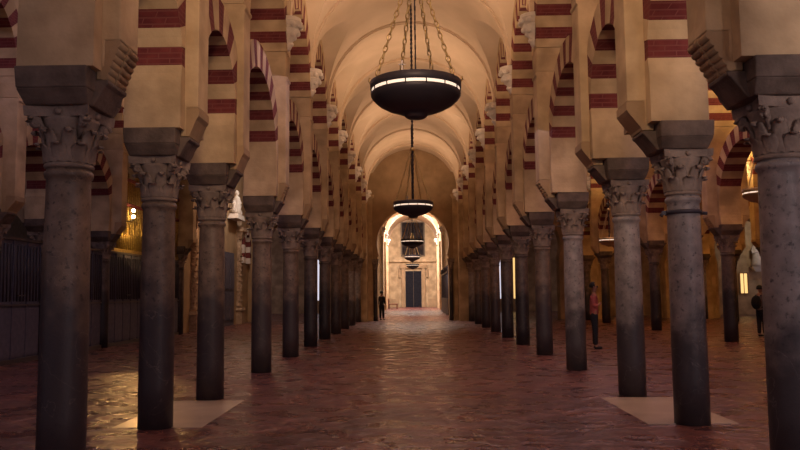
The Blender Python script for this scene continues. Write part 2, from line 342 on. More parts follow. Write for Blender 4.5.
# ------------------------------------------------------------------ arches
def arch_bm(b, zs, cz, R, hx, t, first, vous, vc, xr=None):
    """arch centred on v=0 along y: stilted or horseshoe; voussoirs alternate brick(1) and cream(0)"""
    bm = bm_new(); xm, xp = xr if xr else (-hx, hx)
    horseshoe = hx < 0.4
    if horseshoe:
        half = R*math.cos(math.asin(min(0.95, (cz-zs)/R))) if (cz-zs) < R*0.6 else None
        phi = math.asin((cz-zs)/R) if half else None
    else: phi = None
    if phi is None:
        st = cz-zs; phi0 = 0.0
        if horseshoe: phi0 = math.radians(18); st = (cz-R*math.sin(phi0))-zs
    else: st = 0.0; phi0 = phi
    arc = R*(PI+2*phi0); S = arc+2*st
    def P(s):
        if s < st: return (R*math.cos(phi0), zs+s, 1.0, 0.0)
        if s > S-st: return (-R*math.cos(phi0), zs+(S-s), -1.0, 0.0)
        a = (s-st)/R-phi0
        return (R*math.cos(a), cz+R*math.sin(a), math.cos(a), math.sin(a))
    bounds = [0.0]+[first+(S-2*first)*i/vous for i in range(vous+1)]+[S]
    for i in range(len(bounds)-1):
        a, c = bounds[i], bounds[i+1]
        mi = 0 if (i == 0 or i == len(bounds)-2) else (1 if i % 2 == 1 else 0)
        k = max(1, int((c-a)/0.09))
        rings = []
        for j in range(k+1):
            vv, z, nv, nz = P(a+(c-a)*j/k)
            tt = t
            if abs(nv) > 1e-4 and abs(vv)+tt*abs(nv) > vc: tt = (vc-abs(vv))/abs(nv)
            ev, ez = vv+tt*nv, max(zs, z+tt*nz)
            e = 0.006 if mi == 0 else 0.0
            rings.append([bm.verts.new(q) for q in ((xm-e, vv, z), (xp+e, vv, z), (xp+e, ev, ez), (xm-e, ev, ez))])
        for A, B in zip(rings, rings[1:]):
            for q in range(4):
                f = bm.faces.new((A[q], A[(q+1)%4], B[(q+1)%4], B[q])); f.material_index = mi
        bm.faces.new(rings[0]).material_index = mi; bm.faces.new(list(reversed(rings[-1]))).material_index = mi
    return bm

lower_cache, upper_cache = {}, {}
def lower_arch(X, ya, yb, label, group, xr=(-0.30, 0.30)):
    b = round((yb-ya)/2, 3); k = (b, xr)
    if k not in lower_cache:
        if b < 1.4: bm = arch_bm(b, ZP, 4.2, b-0.335, 0.30, 0.45, 0.74, 13, b-PD, xr)
        else:
            R = b-0.335; cz = ZP+0.50
            first = R*(math.asin(0.5/R)+math.radians(21))
            bm = arch_bm(b, ZP, cz, R, 0.30, 0.45, first, 17, b-PD, xr)
        o = obj('horseshoe_arch', bm, [M['cream'], M['brick']]); lower_cache[k] = o
    else:
        o = lower_cache[k].copy(); C.objects.link(o)
    o.location = (X, (ya+yb)/2, 0); tag(o, label, 'arch', group); return o
def upper_arch(X, hx, ya, yb, label, group):   # hx = (reach to -x, reach to +x)
    b = round((yb-ya)/2, 3); k = (b, hx)
    if k not in upper_cache:
        R = b-0.27; cz = 7.86-R
        bm = arch_bm(b, ZU, cz, R, 0.6, 0.46, 0.17, 21 if b > 1.4 else 19, b, (-hx[0], hx[1]))
        o = obj('round_arch', bm, [M['cream'], M['brick']]); upper_cache[k] = o
    else:
        o = upper_cache[k].copy(); C.objects.link(o)
    o.location = (X, (ya+yb)/2, 0); tag(o, label, 'arch', group); return o
def spandrel(name, X, hx, ys, y_end=None):
    bm = bm_new()
    for ya, yb in zip(ys, ys[1:]):
        b = (yb-ya)/2; yc = (ya+yb)/2; R = b-0.27; cz = 7.86-R; n = 20; Re = R+0.46+0.002
        poly = []
        for i in range(n+1):
            vv = -b+2*b*i/n; poly.append((yc+vv, cz+math.sqrt(max(0.0, Re*Re-vv*vv))))
        poly += [(yb, 9.7), (ya, 9.7)]
        add_prism(bm, poly, 'x', X-hx[0]+0.004, X+hx[1]-0.004)
    if y_end: add_box(bm, X-hx[0]+0.004, X+hx[1]-0.004, ys[-1]+0.28, y_end, 0.0, 9.7); add_box(bm, X-hx[0]+0.004, X+hx[1]-0.004, ys[-1], ys[-1]+0.28, ZU, 9.7)
    return struct(name, bm, M['cream'])

# ------------------------------------------------------------------ column parts
def shaft_bm():
    bm = bm_new()
    add_lathe(bm, [(0.196,0.0),(0.1965,0.5),(0.194,1.1),(0.189,1.8),(0.181,2.45),(0.180,2.50),(0.196,2.515),(0.202,2.54),(0.196,2.565),(0.182,2.575),(0.182,ZS)], 32)
    return bm
def capital_bm(style=0):
    bm = bm_new()
    add_lathe(bm, [(0.180,0),(0.200,0.008),(0.206,0.025),(0.197,0.042),(0.182,0.05),(0.184,0.20),(0.198,0.31),(0.232,0.40),(0.242,0.425)], 24)
    for v_ in bm.verts: pass
    # concave sided abacus
    pts = []
    for q in range(4):
        for i in range(9):
            t = -1+2*i/8
            if i == 8: continue
            u, w = 0.265-0.045*(1-t*t), 0.275*t
            a = q*PI/2; pts.append((u*math.cos(a)-w*math.sin(a), u*math.sin(a)+w*math.cos(a)))
    A = [bm.verts.new((x, y, 0.425)) for x, y in pts]; B = [bm.verts.new((x*1.03, y*1.03, 0.51)) for x, y in pts]
    n = len(pts); bm.faces.new(list(reversed(A))); bm.faces.new(B)
    for i in range(n): bm.faces.new((A[i], A[(i+1)%n], B[(i+1)%n], B[i]))
    def leaf(ang, h, w, out, r0=0.180):
        cl_ = [(r0, 0.05, 1.0), (r0+0.012, 0.05+0.45*h, 1.15), (r0+0.02, 0.05+0.75*h, 1.1), (r0+0.3*out+0.03, 0.05+0.95*h, 0.9), (r0+out+0.01, 0.05+h, 0.7), (r0+out+0.03, 0.05+0.93*h, 0.5), (r0+out+0.012, 0.05+0.85*h, 0.22)]
        prev = None; ca, sa = math.cos(ang), math.sin(ang)
        for r, z, wk in cl_:
            hw = w*wk/2; th = 0.022
            ring = []
            for u, dr in ((-hw, 0.0), (-hw*0.55, th*0.6), (0, th*1.3), (hw*0.55, th*0.6), (hw, 0.0), (0, -th)):
                rr = r+dr; ring.append(bm.verts.new((rr*ca-u*sa, rr*sa+u*ca, z-abs(u)*0.15)))
            if prev:
                for k in range(6):
                    bm.faces.new((prev[k], prev[(k+1)%6], ring[(k+1)%6], ring[k])).smooth = True
            prev = ring
        bm.faces.new(prev)
    for i in range(8): leaf(2*PI*i/8, 0.155, 0.135, 0.065)
    for i in range(8): leaf(2*PI*(i+0.5)/8, 0.275, 0.12, 0.075)
    # corner volutes and centre bosses
    for q in range(4):
        a = q*PI/2+PI/4; d = Vector((math.cos(a), math.sin(a), 0)); t = Vector((-d.y, d.x, 0))
        c = d*0.295+Vector((0, 0, 0.375))
        for s in (-1, 1):
            pts3 = []; rad = []
            for i in range(15):
                th = i/14*PI*2.6; rr = 0.058*(1-0.72*i/14)
                pts3.append(c+t*s*0.016+d*(rr*math.cos(th))*1+Vector((0, 0, rr*math.sin(th)))); rad.append(0.019*(1-0.35*i/14))
            add_tube(bm, pts3, rad, 6)
        add_ball(bm, c, 0.036)
        add_tube(bm, [d*0.20+Vector((0,0,0.25)), d*0.235+Vector((0,0,0.33)), d*0.28+Vector((0,0,0.41)), d*0.33+Vector((0,0,0.415))], [0.02,0.03,0.032,0.024], 8)
        a2 = q*PI/2; add_ball(bm, (0.235*math.cos(a2), 0.235*math.sin(a2), 0.465), 0.03)
    return bm
def sides(hx):                    # the sides that project on brackets: (sign, reach)
    return [(sg, h) for sg, h in ((-1, hx[0]), (1, hx[1])) if h > 0.4]
def impost_bm(hx):
    bm = bm_new()
    add_frustum(bm, 0.265, 0.28, 0, 0.295, 0.385, 0.12); add_frustum(bm, 0.295, 0.385, 0.12, 0.30, 0.41, 0.30)
    for s, h in sides(hx):
        w = NECK(h)
        add_prism(bm, [(s*0.25, 0.0), (s*0.285, 0.0), (s*(w-0.03), 0.17), (s*w, 0.19), (s*w, 0.225), (s*0.25, 0.225)], 'y', -PD, PD)
    return bm
def NECK(h): return 0.41 if h < 0.55 else 0.45
def pier_bm(hx):
    bm = bm_new(); a, b = hx; z1 = 0.27
    def side(h):
        if h <= 0.4: return [(h, 0), (h, 2.43)]
        return [(0.302, 0), (0.302, -0.072), (NECK(h)-0.04, -0.072), (NECK(h)-0.04, z1), (h, z1), (h, 2.33), (h+0.025, 2.36), (h+0.025, 2.40), (h, 2.43)]
    poly = side(b)+[(-u, z) for u, z in reversed(side(a))]
    add_prism(bm, poly, 'y', -PD, PD)
    z0, z2, zt = 2.43, 2.75, ZU-ZP-0.002       # splayed springing block of the upper arches
    v = [[bm.verts.new((x, y, z)) for x, y in ((-a, -d), (b, -d), (b, d), (-a, d))] for d, z in ((PD, z0), (0.262, z2), (0.262, zt))]
    bm.faces.new(v[0]); bm.faces.new(v[2])
    for lo, up in zip(v, v[1:]):
        for i in range(4): bm.faces.new((lo[i], lo[(i+1)%4], up[(i+1)%4], up[i]))
    return bm
def corbel_bm(h, s, roll):
    """bracket that carries the pier out over the nave; rolls or a plain hollow curve"""
    bm = bm_new(); n = NECK(h)-0.045; zb = -0.07
    if roll:
        k = 6; x0 = n; x1 = h-0.03
        for i in range(k):
            t = i/(k-1); x = x0+(x1-x0)*t; z = zb+0.03+0.275*t
            add_tube(bm, [(s*x, -PD-0.004, z), (s*x, PD+0.004, z)], 0.036, 12)
            add_tube(bm, [(s*(x+0.004), -0.04, z), (s*(x+0.004), 0.04, z)], 0.042, 12)
        add_prism(bm, [(s*n, zb), (s*(n+0.015), zb), (s*(h-0.03), 0.21), (s*(h-0.002), 0.268), (s*n, 0.268)], 'y', -PD+0.006, PD-0.006)
    else:
        poly = [(s*n, zb), (s*(n+0.04), zb), (s*(n+0.05), zb+0.03), (s*(h-0.02), 0.12), (s*h, 0.15), (s*(h+0.012), 0.17), (s*(h+0.012), 0.26), (s*h, 0.268), (s*n, 0.268)]
        add_prism(bm, poly, 'y', -PD-0.006, PD+0.006)
    return bm
def stucco_corbel_bm(s, hx):
    """white leafy bracket at the foot of a vault rib"""
    bm = bm_new(); x0 = hx
    prof = [(0.02, 3.10), (0.05, 3.16), (0.07, 3.22), (0.055, 3.26), (0.10, 3.34), (0.16, 3.44), (0.19, 3.52), (0.15, 3.55), (0.20, 3.60), (0.235, 3.68), (0.21, 3.71), (0.21, 3.76)]
    prev = None
    for d, z in prof:
        d *= 1.3; z -= 0.12; ring = []
        for i in range(9):
            a = -PI/2+PI*i/8; ring.append(bm.verts.new((s*(x0-0.005+d*math.cos(a)), (0.09+d*0.55)*math.sin(a)*1.05, z)))
        if prev:
            for i in range(8): bm.faces.new((prev[i], prev[i+1], ring[i+1], ring[i]))
            bm.faces.new((prev[8], prev[0], ring[0], ring[8]))
        else: bm.faces.new(ring)
        prev = ring
    bm.faces.new(prev)
    for (yy, zz, dd, r) in ((0,3.46,0.16,0.05),(0.10,3.42,0.09,0.045),(-0.10,3.42,0.09,0.045),(0.06,3.62,0.2,0.05),(-0.06,3.62,0.2,0.05),(0,3.24,0.06,0.04),(0.15,3.62,0.10,0.05),(-0.15,3.62,0.10,0.05)):
        add_ball(bm, (s*(x0+dd*1.25-0.01), yy*1.3, zz-0.12), r*1.3)
    return bm

MESH = {}
def shared(key, fn, mats, bevel=0):
    if key not in MESH:
        bm = fn(); bmesh.ops.recalc_face_normals(bm, faces=bm.faces[:]); me = bpy.data.meshes.new(key); bm.to_mesh(me); bm.free()
        for mm in mats: me.materials.append(mm)
        MESH[key] = me
    return MESH[key]
def part(name, key, fn, mats, parent, loc=(0,0,0), bevel=0):
    o = bpy.data.objects.new(name, shared(key, fn, mats)); C.objects.link(o); o.parent = parent; o.location = loc
    if bevel:
        b = o.modifiers.new('bevel', 'BEVEL'); b.width = bevel; b.segments = 2; b.limit_method = 'ANGLE'
    return o
def column(X, Y, hx, shaft_mat, label, group, rot=0.0):
    t = thing('marble_column', label, 'column', (X, Y, 0), 0, group)
    s = part('shaft', 'shaft_'+shaft_mat, shaft_bm, [M[shaft_mat]], t); s.rotation_euler = (0, 0, rot)
    part('capital', 'capital', capital_bm, [M['capital']], t, (0, 0, ZS))
    part('impost_block', 'impost_%.2f_%.2f' % hx, lambda: impost_bm(hx), [M['impost']], t, (-0.05 if X == XR else 0.0, 0, ZI), 0.012)
    return t
def pier(X, Y, hx, roll, label, group, stucco=(-1, 1)):
    t = thing('masonry_pier', label, 'pier', (X, Y, ZP), 0, group)
    part('pier_body', 'pier_%.2f_%.2f' % hx, lambda: pier_bm(hx), [M['cream']], t, (0, 0, 0), 0.012)
    for s, h in sides(hx)+([(s_, h_) for s_, h_ in ((-1, hx[0]), (1, hx[1])) if h_ <= 0.4]):
        if h > 0.4: part('roll_corbel' if roll else 'curved_corbel', 'corb_%.2f_%d_%d' % (h, s, roll), lambda s=s, h=h: corbel_bm(h, s, roll), [M['ochre']], t)
        if s in stucco:
            part('stucco_bracket', 'stucco_%.2f_%d' % (h, s), lambda s=s, h=h: stucco_corbel_bm(s, h), [M['white_stucco']], t)
    return t

def arcade(X, hx, ys, where, mats, rolls, k0, skip=(), xa=None, lr=(-0.30, 0.30), lr_wide=None):
    xa = X if xa is None else xa
    for i, y in enumerate(ys):
        n = ORD[i+1-k0] if (i+1-k0) < len(ORD) else 'last'
        ordn = '%s counted from the camera' % ORD[i] if where[0] == 'x' else ORD[i]
        if i in skip: continue
        mk = mats(i)
        look = {'marble_brown': 'brown mottled marble column', 'marble_grey': 'grey speckled marble column', 'marble_dark': 'dark almost black marble column'}[mk]
        column(X, y, hx, mk, '%s, %s of the %s' % (look, ORD[i], where), 'columns of the %s' % where, rot=random.random()*6)
        r = rolls(i)
        pier(xa, y, hx, r, 'cream pier with %s above %s column of the %s' % ('stacked roll corbel' if r else 'plain corbel', ORD[i], where), 'piers of the %s' % where)
    for i in range(len(ys)-1):
        low = not (X == XC and i >= 4)      # the last choir bays hold the gilded grille instead
        wd = 'narrow' if ys[i+1]-ys[i] < 3 else 'wide'
        if low: lower_arch(xa, ys[i], ys[i+1], '%s striped lower horseshoe arch past %s column of the %s' % (wd, ORD[i], where), 'lower arches of the %s' % where, lr_wide if (lr_wide and i == 2) else lr)
        upper_arch(xa, hx, ys[i], ys[i+1], '%s striped upper arch past %s column of the %s' % (wd, ORD[i], where), 'upper arches of the %s' % where)

arcade(XL, (HA, HL), YS, 'left nave arcade', lambda i: 'marble_grey' if i in (10, 11) else ('marble_dark' if i in (6, 7) else 'marble_brown'), lambda i: i in (1, 4, 5, 7, 8), 0, lr=(-0.29, 0.34), lr_wide=(-0.29, 0.40))
arcade(XR, (HR, HA), YS, 'right nave arcade', lambda i: 'marble_grey' if i in (0, 1, 2, 3, 4, 11) else ('marble_dark' if i in (6, 7) else 'marble_brown'), lambda i: i in (1, 4, 5, 6, 7, 9), 0, xa=XA, lr=(-0.38, 0.25), lr_wide=(-0.48, 0.25))
arcade(X2, (H2, H2), YS2, 'arcade beyond right aisle', lambda i: 'marble_brown' if i % 2 else 'marble_dark', lambda i: i % 2 == 0, 0)
arcade(X3, (H2, H2), YS[3:], 'outermost right arcade', lambda i: 'marble_brown' if i % 2 else 'marble_grey', lambda i: False, 0)
arcade(XC, (H2, H2), YC, 'choir arcade at left', lambda i: 'marble_dark', lambda i: False, 0)
spandrel('wall_left', XL, (HA, HL), YS, YW+0.1); spandrel('wall_right', XA, (HR, HA), YS, YW+0.1)
spandrel('wall_aisle_right', X2, (H2, H2), YS2, YW+0.1); spandrel('wall_outer_right', X3, (H2, H2), YS[3:], YW+0.1)
spandrel('wall_choir', XC, (H2, H2), YC)
# iron hoop round the second right column
cols = [o for o in bpy.data.objects if o.name.startswith('marble_column') and abs(o.location.x-XR) < .01 and abs(o.location.y-8.81) < .01]
bm = bm_new(); add_lathe(bm, [(0.186,2.375),(0.206,2.375),(0.206,2.42),(0.186,2.42)], 24); 
add_box(bm, -0.25, -0.20, -0.02, 0.02, 2.375, 2.42); add_tube(bm, [(-0.235,0,2.39),(-0.26,0,2.36)], 0.022, 8); add_tube(bm, [(0.2,-0.03,2.39),(0.26,-0.03,2.385)], 0.02, 8)
hoop = obj('iron_hoop', bm, M['iron'], cols[0]); hoop['label'] = 'black iron hoop round the shaft'

# ------------------------------------------------------------------ transverse wall with three openings
def horseshoe(xc, jx, zsp, cz, R, n=28):
    phi = math.asin((cz-zsp)/R)
    pts = [(xc+R*math.cos(a), cz+R*math.sin(a)) for a in [(-phi+(PI+2*phi)*i/n) for i in range(n+1)]]
    return [(xc+jx, 0.0), (xc+jx, zsp)]+pts+[(xc-jx, zsp), (xc-jx, 0.0)]
def arch_wall(name, x0, x1, xc, jx, zsp, cz, R, y0, y1, m, top=10.0):
    bm = bm_new(); op = horseshoe(xc, jx, zsp, cz, R)
    add_prism(bm, [(x1, 0.0), (x1, top), (x0, top), (x0, 0.0)]+list(reversed(op)), 'y', y0, y1)
    return struct(name, bm, m)
arch_wall('wall_transverse', XL-0.02, XR+0.02, 0.02, 1.98, 3.6, 4.28, 1.98+0.02, YW, YW+0.9, M['ochre'])
arch_wall('wall_transverse_left', -10.6, XL-0.02, -6.1, 1.9, 3.4, 4.1, 2.0, YW, YW+0.9, M['ochre'])
arch_wall('wall_transverse_right', XR+0.02, X2, 6.2, 1.9, 3.4, 4.1, 2.0, YW, YW+0.9, M['ochre'])
arch_wall('wall_transverse_far_right', X2, X3, 12.3, 1.6, 3.0, 3.7, 1.75, YW, YW+0.9, M['cream'])
arch_wall('wall_transverse_outermost', X3, 22.0, 18.4, 1.6, 3.0, 3.7, 1.75, YW, YW+0.9, M['cream'])
# outer walls
bm = bm_new(); add_box(bm, 21.5, 22.0, 12.0, YW, 0, 10); struct('wall_outer', bm, M['cream'])
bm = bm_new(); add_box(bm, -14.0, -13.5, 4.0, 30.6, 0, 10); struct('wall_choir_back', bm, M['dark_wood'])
bm = bm_new(); add_box(bm, XC-0.35, XC, 30.3, YW, 0, 9.8); struct('wall_choir_side', bm, M['ochre'])
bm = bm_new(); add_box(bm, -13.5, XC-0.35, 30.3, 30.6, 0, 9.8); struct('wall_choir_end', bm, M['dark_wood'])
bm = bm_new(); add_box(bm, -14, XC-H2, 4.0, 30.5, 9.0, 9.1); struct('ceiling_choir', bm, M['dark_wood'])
# the nave beyond the transverse wall
for s, nm in ((-1, 'left'), (1, 'right')):
    bm = bm_new(); xw = s*2.58
    add_box(bm, min(xw, xw+s*0.4), max(xw, xw+s*0.4), YW+0.9, 83.0, 0, 9.7); struct('wall_chapel_'+nm, bm, M['cream'])
bm = bm_new(); add_box(bm, -3, 3, 83.0, 83.4, 0, 10.5); struct('wall_chapel_back', bm, M['cream'])
for xs, nm in ((-6.1, 'left'), (6.2, 'right')):
    bm = bm_new(); add_box(bm, xs-7.0 if nm == 'left' else xs-3.2, xs+3.1 if nm == 'left' else xs+7.5, 60.0, 60.3, 0, 7.0); struct('wall_side_chapel_'+nm, bm, M['cream'])
    bm = bm_new(); add_box(bm, xs-7.0 if nm == 'left' else xs-3.2, xs+3.1 if nm == 'left' else xs+7.5, YW+0.9, 60.0, 6.9, 7.1); struct('ceiling_side_chapel_'+nm, bm, M['plaster'])
bm = bm_new(); add_box(bm, 9.9, 22, 47.0, 47.3, 0, 7.0); struct('wall_back_right', bm, M['cream'])
bm = bm_new(); add_box(bm, 9.9, 22, YW+0.9, 47.0, 6.0, 6.1); struct('ceiling_back_right', bm, M['plaster'])

# pilasters on the transverse wall, each side of the opening
def pilaster(x, y, w, h, label, group, m='cream', d=0.22):
    t = thing('pilaster', label, 'pilaster', (x, y, 0), 0, group)
    bm = bm_new(); add_box(bm, -w/2, w/2, -d, 0, 0.45, h); obj('pilaster_shaft', bm, M[m], t, bevel=0.01)
    bm = bm_new(); add_frustum(bm, w/2+0.07, d/2+0.03, 0, w/2+0.07, d/2+0.03, 0.28, 0, -d/2-0.03); add_frustum(bm, w/2+0.07, d/2+0.03, 0.28, w/2, d/2, 0.45, 0, -d/2); obj('base', bm, M[m], t)
    bm = bm_new(); add_frustum(bm, w/2, d/2, h, w/2+0.08, d/2+0.04, h+0.16, 0, -d/2-0.03); add_frustum(bm, w/2+0.08, d/2+0.04, h+0.16, w/2+0.1, d/2+0.05, h+0.26, 0, -d/2-0.04); obj('capital', bm, M[m], t)
    return t
for s, nm in ((-1, 'left'), (1, 'right')):
    pilaster(s*2.36+0.02, YW, 0.26, 6.7, 'slim cream pilaster right beside the %s jamb column of the far arch' % nm, 'pilasters of the far arch')
    pilaster(s*2.79+0.05, YW-0.001, 0.32, 6.4, 'slim cream pilaster in the corner %s of the far arch' % nm, 'pilasters of the far arch')
    t = thing('jamb_column', 'thin dark column at the %s jamb of the far arch' % nm, 'column', (s*2.08+0.02, YW-0.22, 0), 0, 'jamb columns of the far arch')
    bm = bm_new(); add_lathe(bm, [(0.13,0),(0.13,0.2),(0.11,0.25),(0.105,2.75),(0.11,2.8)], 16); obj('shaft', bm, M['marble_dark'], t)
    bm = bm_new(); add_lathe(bm, [(0.115,2.8),(0.12,2.9),(0.16,3.1),(0.19,3.2)], 12); add_frustum(bm, 0.17, 0.17, 3.2, 0.2, 0.2, 3.38); obj('capital', bm, M['capital'], t)

# inside the chapel beyond: pilasters, brackets, cornice, door, painting, gate, bench
for k, y in enumerate((49.0, 55.8, 62.6, 69.4, 76.2)):
    for s, nm in ((-1, 'left'), (1, 'right')):
        t = thing('wall_bracket_pilaster', 'cream pilaster with stucco bracket, %s along the %s wall beyond the far arch' % (ORD[k], nm), 'pilaster', (s*2.58, y, 0), 0, 'wall pilasters beyond the far arch')
        bm = bm_new(); add_box(bm, min(0, -s*0.16), max(0, -s*0.16), -0.3, 0.3, 0, 6.2); obj('pilaster_shaft', bm, M['cream'], t)
        o = obj('stucco_bracket', stucco_corbel_bm(-s, 0.1), M['white_stucco'], t); o.location = (0, 0, ZP-0.1); o.scale = (1.0, 1.5, 1.0)
t = thing('chapel_door', 'tall dark double door in a pale surround at the far end', 'door', (0.07, 83.0, 0))
bm = bm_new()
for x0 in (-0.86, 0.01):
    add_box(bm, x0, x0+0.85, -0.12, -0.04, 0, 3.9)
    for z0 in (0.3, 1.5, 2.7): add_box(bm, x0+0.12, x0+0.73, -0.15, -0.12, z0, z0+1.0)
obj('door_leaf', bm, M['door'], t)
bm = bm_new()
for s in (-1, 1): add_box(bm, s*1.1-0.2, s*1.1+0.2, -0.3, -0.0, 0, 4.2)
add_box(bm, -1.5, 1.5, -0.35, 0, 4.2, 4.6)
for s in (-1, 1): add_box(bm, s*1.5-0.12, s*1.5+0.12, -0.25, 0, 3.2, 4.25)
obj('door_surround', bm, M['ochre'], t, bevel=0.02)
bm = bm_new(); add_box(bm, -2.55, 2.6, 82.7, 83.0, 4.9, 5.25); struct('trim_1', bm, M['cream'])
bm = bm_new(); add_box(bm, -2.55, -1.5, 82.85, 83.0, 0, 0.9); add_box(bm, 1.65, 2.6, 82.85, 83.0, 0, 0.9); struct('trim_2', bm, M['ochre'])
t = thing('painting', 'large dark framed painting hung high above the far door', 'painting', (0.05, 82.9, 5.5))
bm = bm_new(); add_box(bm, -1.2, 1.2, -0.04, 0.02, 0.1, 3.7); obj('canvas', bm, M['picture'], t)
bm = bm_new()
for a in ((-1.32,-1.18,0,3.8),(1.18,1.32,0,3.8),(-1.18,1.18,0,0.12),(-1.18,1.18,3.68,3.8)): add_box(bm, a[0], a[1], -0.08, 0.05, a[2], a[3])
obj('frame', bm, M['frame'], t)
# wrought iron gate on the right beyond the arch
t = thing('iron_gate', 'dark wrought iron gate along the right wall beyond the far arch', 'gate', (2.3, 50.0, 0))
bm = bm_new()
for i in range(44): add_tube(bm, [(0, i*0.25, 0.05), (0, i*0.25, 2.9)], 0.03, 6)
obj('bars', bm, M['iron'], t)
bm = bm_new()
for z in (0.05, 1.0, 2.8): add_box(bm, -0.04, 0.04, -0.05, 10.85, z, z+0.14)
add_box(bm, -0.03, 0.03, 0, 10.8, 0.1, 1.0)
obj('rails', bm, M['iron'], t)
bm = bm_new()
for i in range(11): add_tube(bm, [(0, i*1.05+0.1, 2.9), (0, i*1.05+0.35, 3.3), (0, i*1.05+0.6, 3.05), (0, i*1.05+0.85, 3.3), (0, i*1.05+1.0, 2.9)], 0.03, 6)
obj('cresting', bm, M['iron'], t)
# bench far left
t = thing('wooden_bench', 'small reddish wooden bench by the left wall beyond the far arch', 'bench', (-1.95, 74.0, 0))
bm = bm_new(); add_box(bm, -0.45, 0.45, -0.9, 0.9, 0.42, 0.5); obj('seat', bm, M['red_wood'], t)
bm = bm_new(); add_box(bm, -0.48, -0.40, -0.9, 0.9, 0.5, 1.0); obj('backrest', bm, M['red_wood'], t)
for sx in (-1, 1):
    for sy in (-1, 1):
        bm = bm_new(); add_box(bm, sx*0.4-0.05, sx*0.4+0.05, sy*0.8-0.05, sy*0.8+0.05, 0, 0.42); obj('leg', bm, M['red_wood'], t)

# ------------------------------------------------------------------ marble slabs between columns two and three
for x0, x1, xc, nm in ((2.64, 3.65, XR, 'right'), (-3.45, -2.42, XL, 'left')):
    bm = bm_new(); n = 12; r = 0.2
    poly = [(x1, 8.77), (x1, 10.95), (x0, 10.95), (x0, 8.77)]
    a0 = math.asin((8.77-8.81)/r)
    poly += [(xc-r*math.cos(a0+(PI-2*a0)*k/n), 8.81+r*math.sin(a0+(PI-2*a0)*k/n)) for k in range(n+1)]
    A = [bm.verts.new((x, y, 0.0)) for x, y in poly]; B = [bm.verts.new((x, y, 0.006)) for x, y in poly]
    bm.faces.new(A); bm.faces.new(B)
    for k in range(len(A)): bm.faces.new((A[k], A[(k+1) % len(A)], B[(k+1) % len(A)], B[k]))
    tag(obj('floor_slab', bm, M['slab']), 'pale cream marble floor slab by the second and third columns of the %s nave arcade' % nm, 'floor slab', 'marble floor slabs')

# ------------------------------------------------------------------ choir screens on the left
for i in range(len(YC)-1):
    ya, yb = YC[i]+0.21, YC[i+1]-0.21; L_ = yb-ya
    t = thing('wooden_screen', 'dark panelled screen with grey rail between %s and %s columns of the choir arcade' % (ORD[i], ORD[i+1]), 'screen', (XC, ya, 0), 0, 'choir screens on the left')
    bm = bm_new(); add_box(bm, -0.04, 0.04, 0, L_, 0.0, 2.8)
    n = max(2, int(L_/0.62)); pw = L_/n
    for k in range(n):
        add_box(bm, 0.04, 0.065, k*pw+0.04, (k+1)*pw-0.04, 0.15, 1.25)
        add_box(bm, 0.04, 0.075, k*pw-0.02, k*pw+0.02, 0.0, 2.8)
    obj('panels', bm, M['dark_wood'], t)
    bm = bm_new(); n = int(L_/0.14)
    for k in range(n): add_tube(bm, [(0.075, (k+0.5)*L_/n, 1.4), (0.075, (k+0.5)*L_/n, 2.7)], 0.018, 6)
    obj('bars', bm, M['iron'], t)
    bm = bm_new(); add_box(bm, -0.06, 0.10, 0, L_, 2.80, 2.86); obj('top_rail', bm, M['rail'], t)
    bm = bm_new(); add_box(bm, 0.04, 0.085, 0, L_, 1.30, 1.335); obj('middle_rail', bm, M['rail'], t)
    bm = bm_new(); add_box(bm, 0.03, 0.10, 0, L_, 0.0, 0.10); obj('plinth', bm, M['rail'], t)
    bm = bm_new(); add_box(bm, 0.075, 0.12, L_*0.5-0.16, L_*0.5+0.16, 1.52, 1.55); obj('handle', bm, M['rail'], t)
# gilded grille behind
for ya, yb, nm in ((22.55, 25.65, 'nearer'), (26.15, 29.35, 'farther')):
    t = thing('gilded_grille', 'tall gilded grille above the dark choir screen on the left, %s of two' % nm, 'grille', (XC, ya, 2.87), 0, 'gilded grilles')
    L_ = yb-ya; bm = bm_new(); n = int(L_/0.16)
    for i in range(n+1): add_tube(bm, [(0, i*L_/n, 0), (0, i*L_/n, 2.5+0.18*math.sin(i*0.9))], 0.030, 6)
    obj('bars', bm, M['gold'], t)
    for nm2, z in (('lower_rail', 0.0), ('middle_rail', 1.5), ('upper_rail', 2.3)):
        bm = bm_new(); add_box(bm, -0.04, 0.05, -0.05, L_+0.05, z, z+0.10); obj(nm2, bm, M['brick'] if z else M['gold'], t)
    for i in range(6):
        bm = bm_new(); yy = (i+0.5)*L_/6
        add_tube(bm, [(0.05, yy+0.16*math.cos(q*0.5)*(1-q/22), 0.75+0.3*math.sin(q*0.5)*(1-q/22)) for q in range(20)], 0.022, 6); obj('scroll_ornament', bm, M['gold'], t)
for k, z in enumerate((4.02, 4.22)):
    t = thing('wall_lamp_bulb', 'small bright bulb before the gilded grille, %s of two' % ('lower', 'upper')[k], 'bulb', (XC+0.25, 24.0, z), 0, 'bulbs by the grille')
    bm = bm_new(); add_ball(bm, (0, 0, 0), 0.055); obj('glass', bm, M['bulb'], t)
    bm = bm_new(); add_tube(bm, [(0, 0, -0.05), (0, 0, -0.12), (-0.22, 0, -0.15)], 0.012, 6); obj('bracket', bm, M['iron'], t)

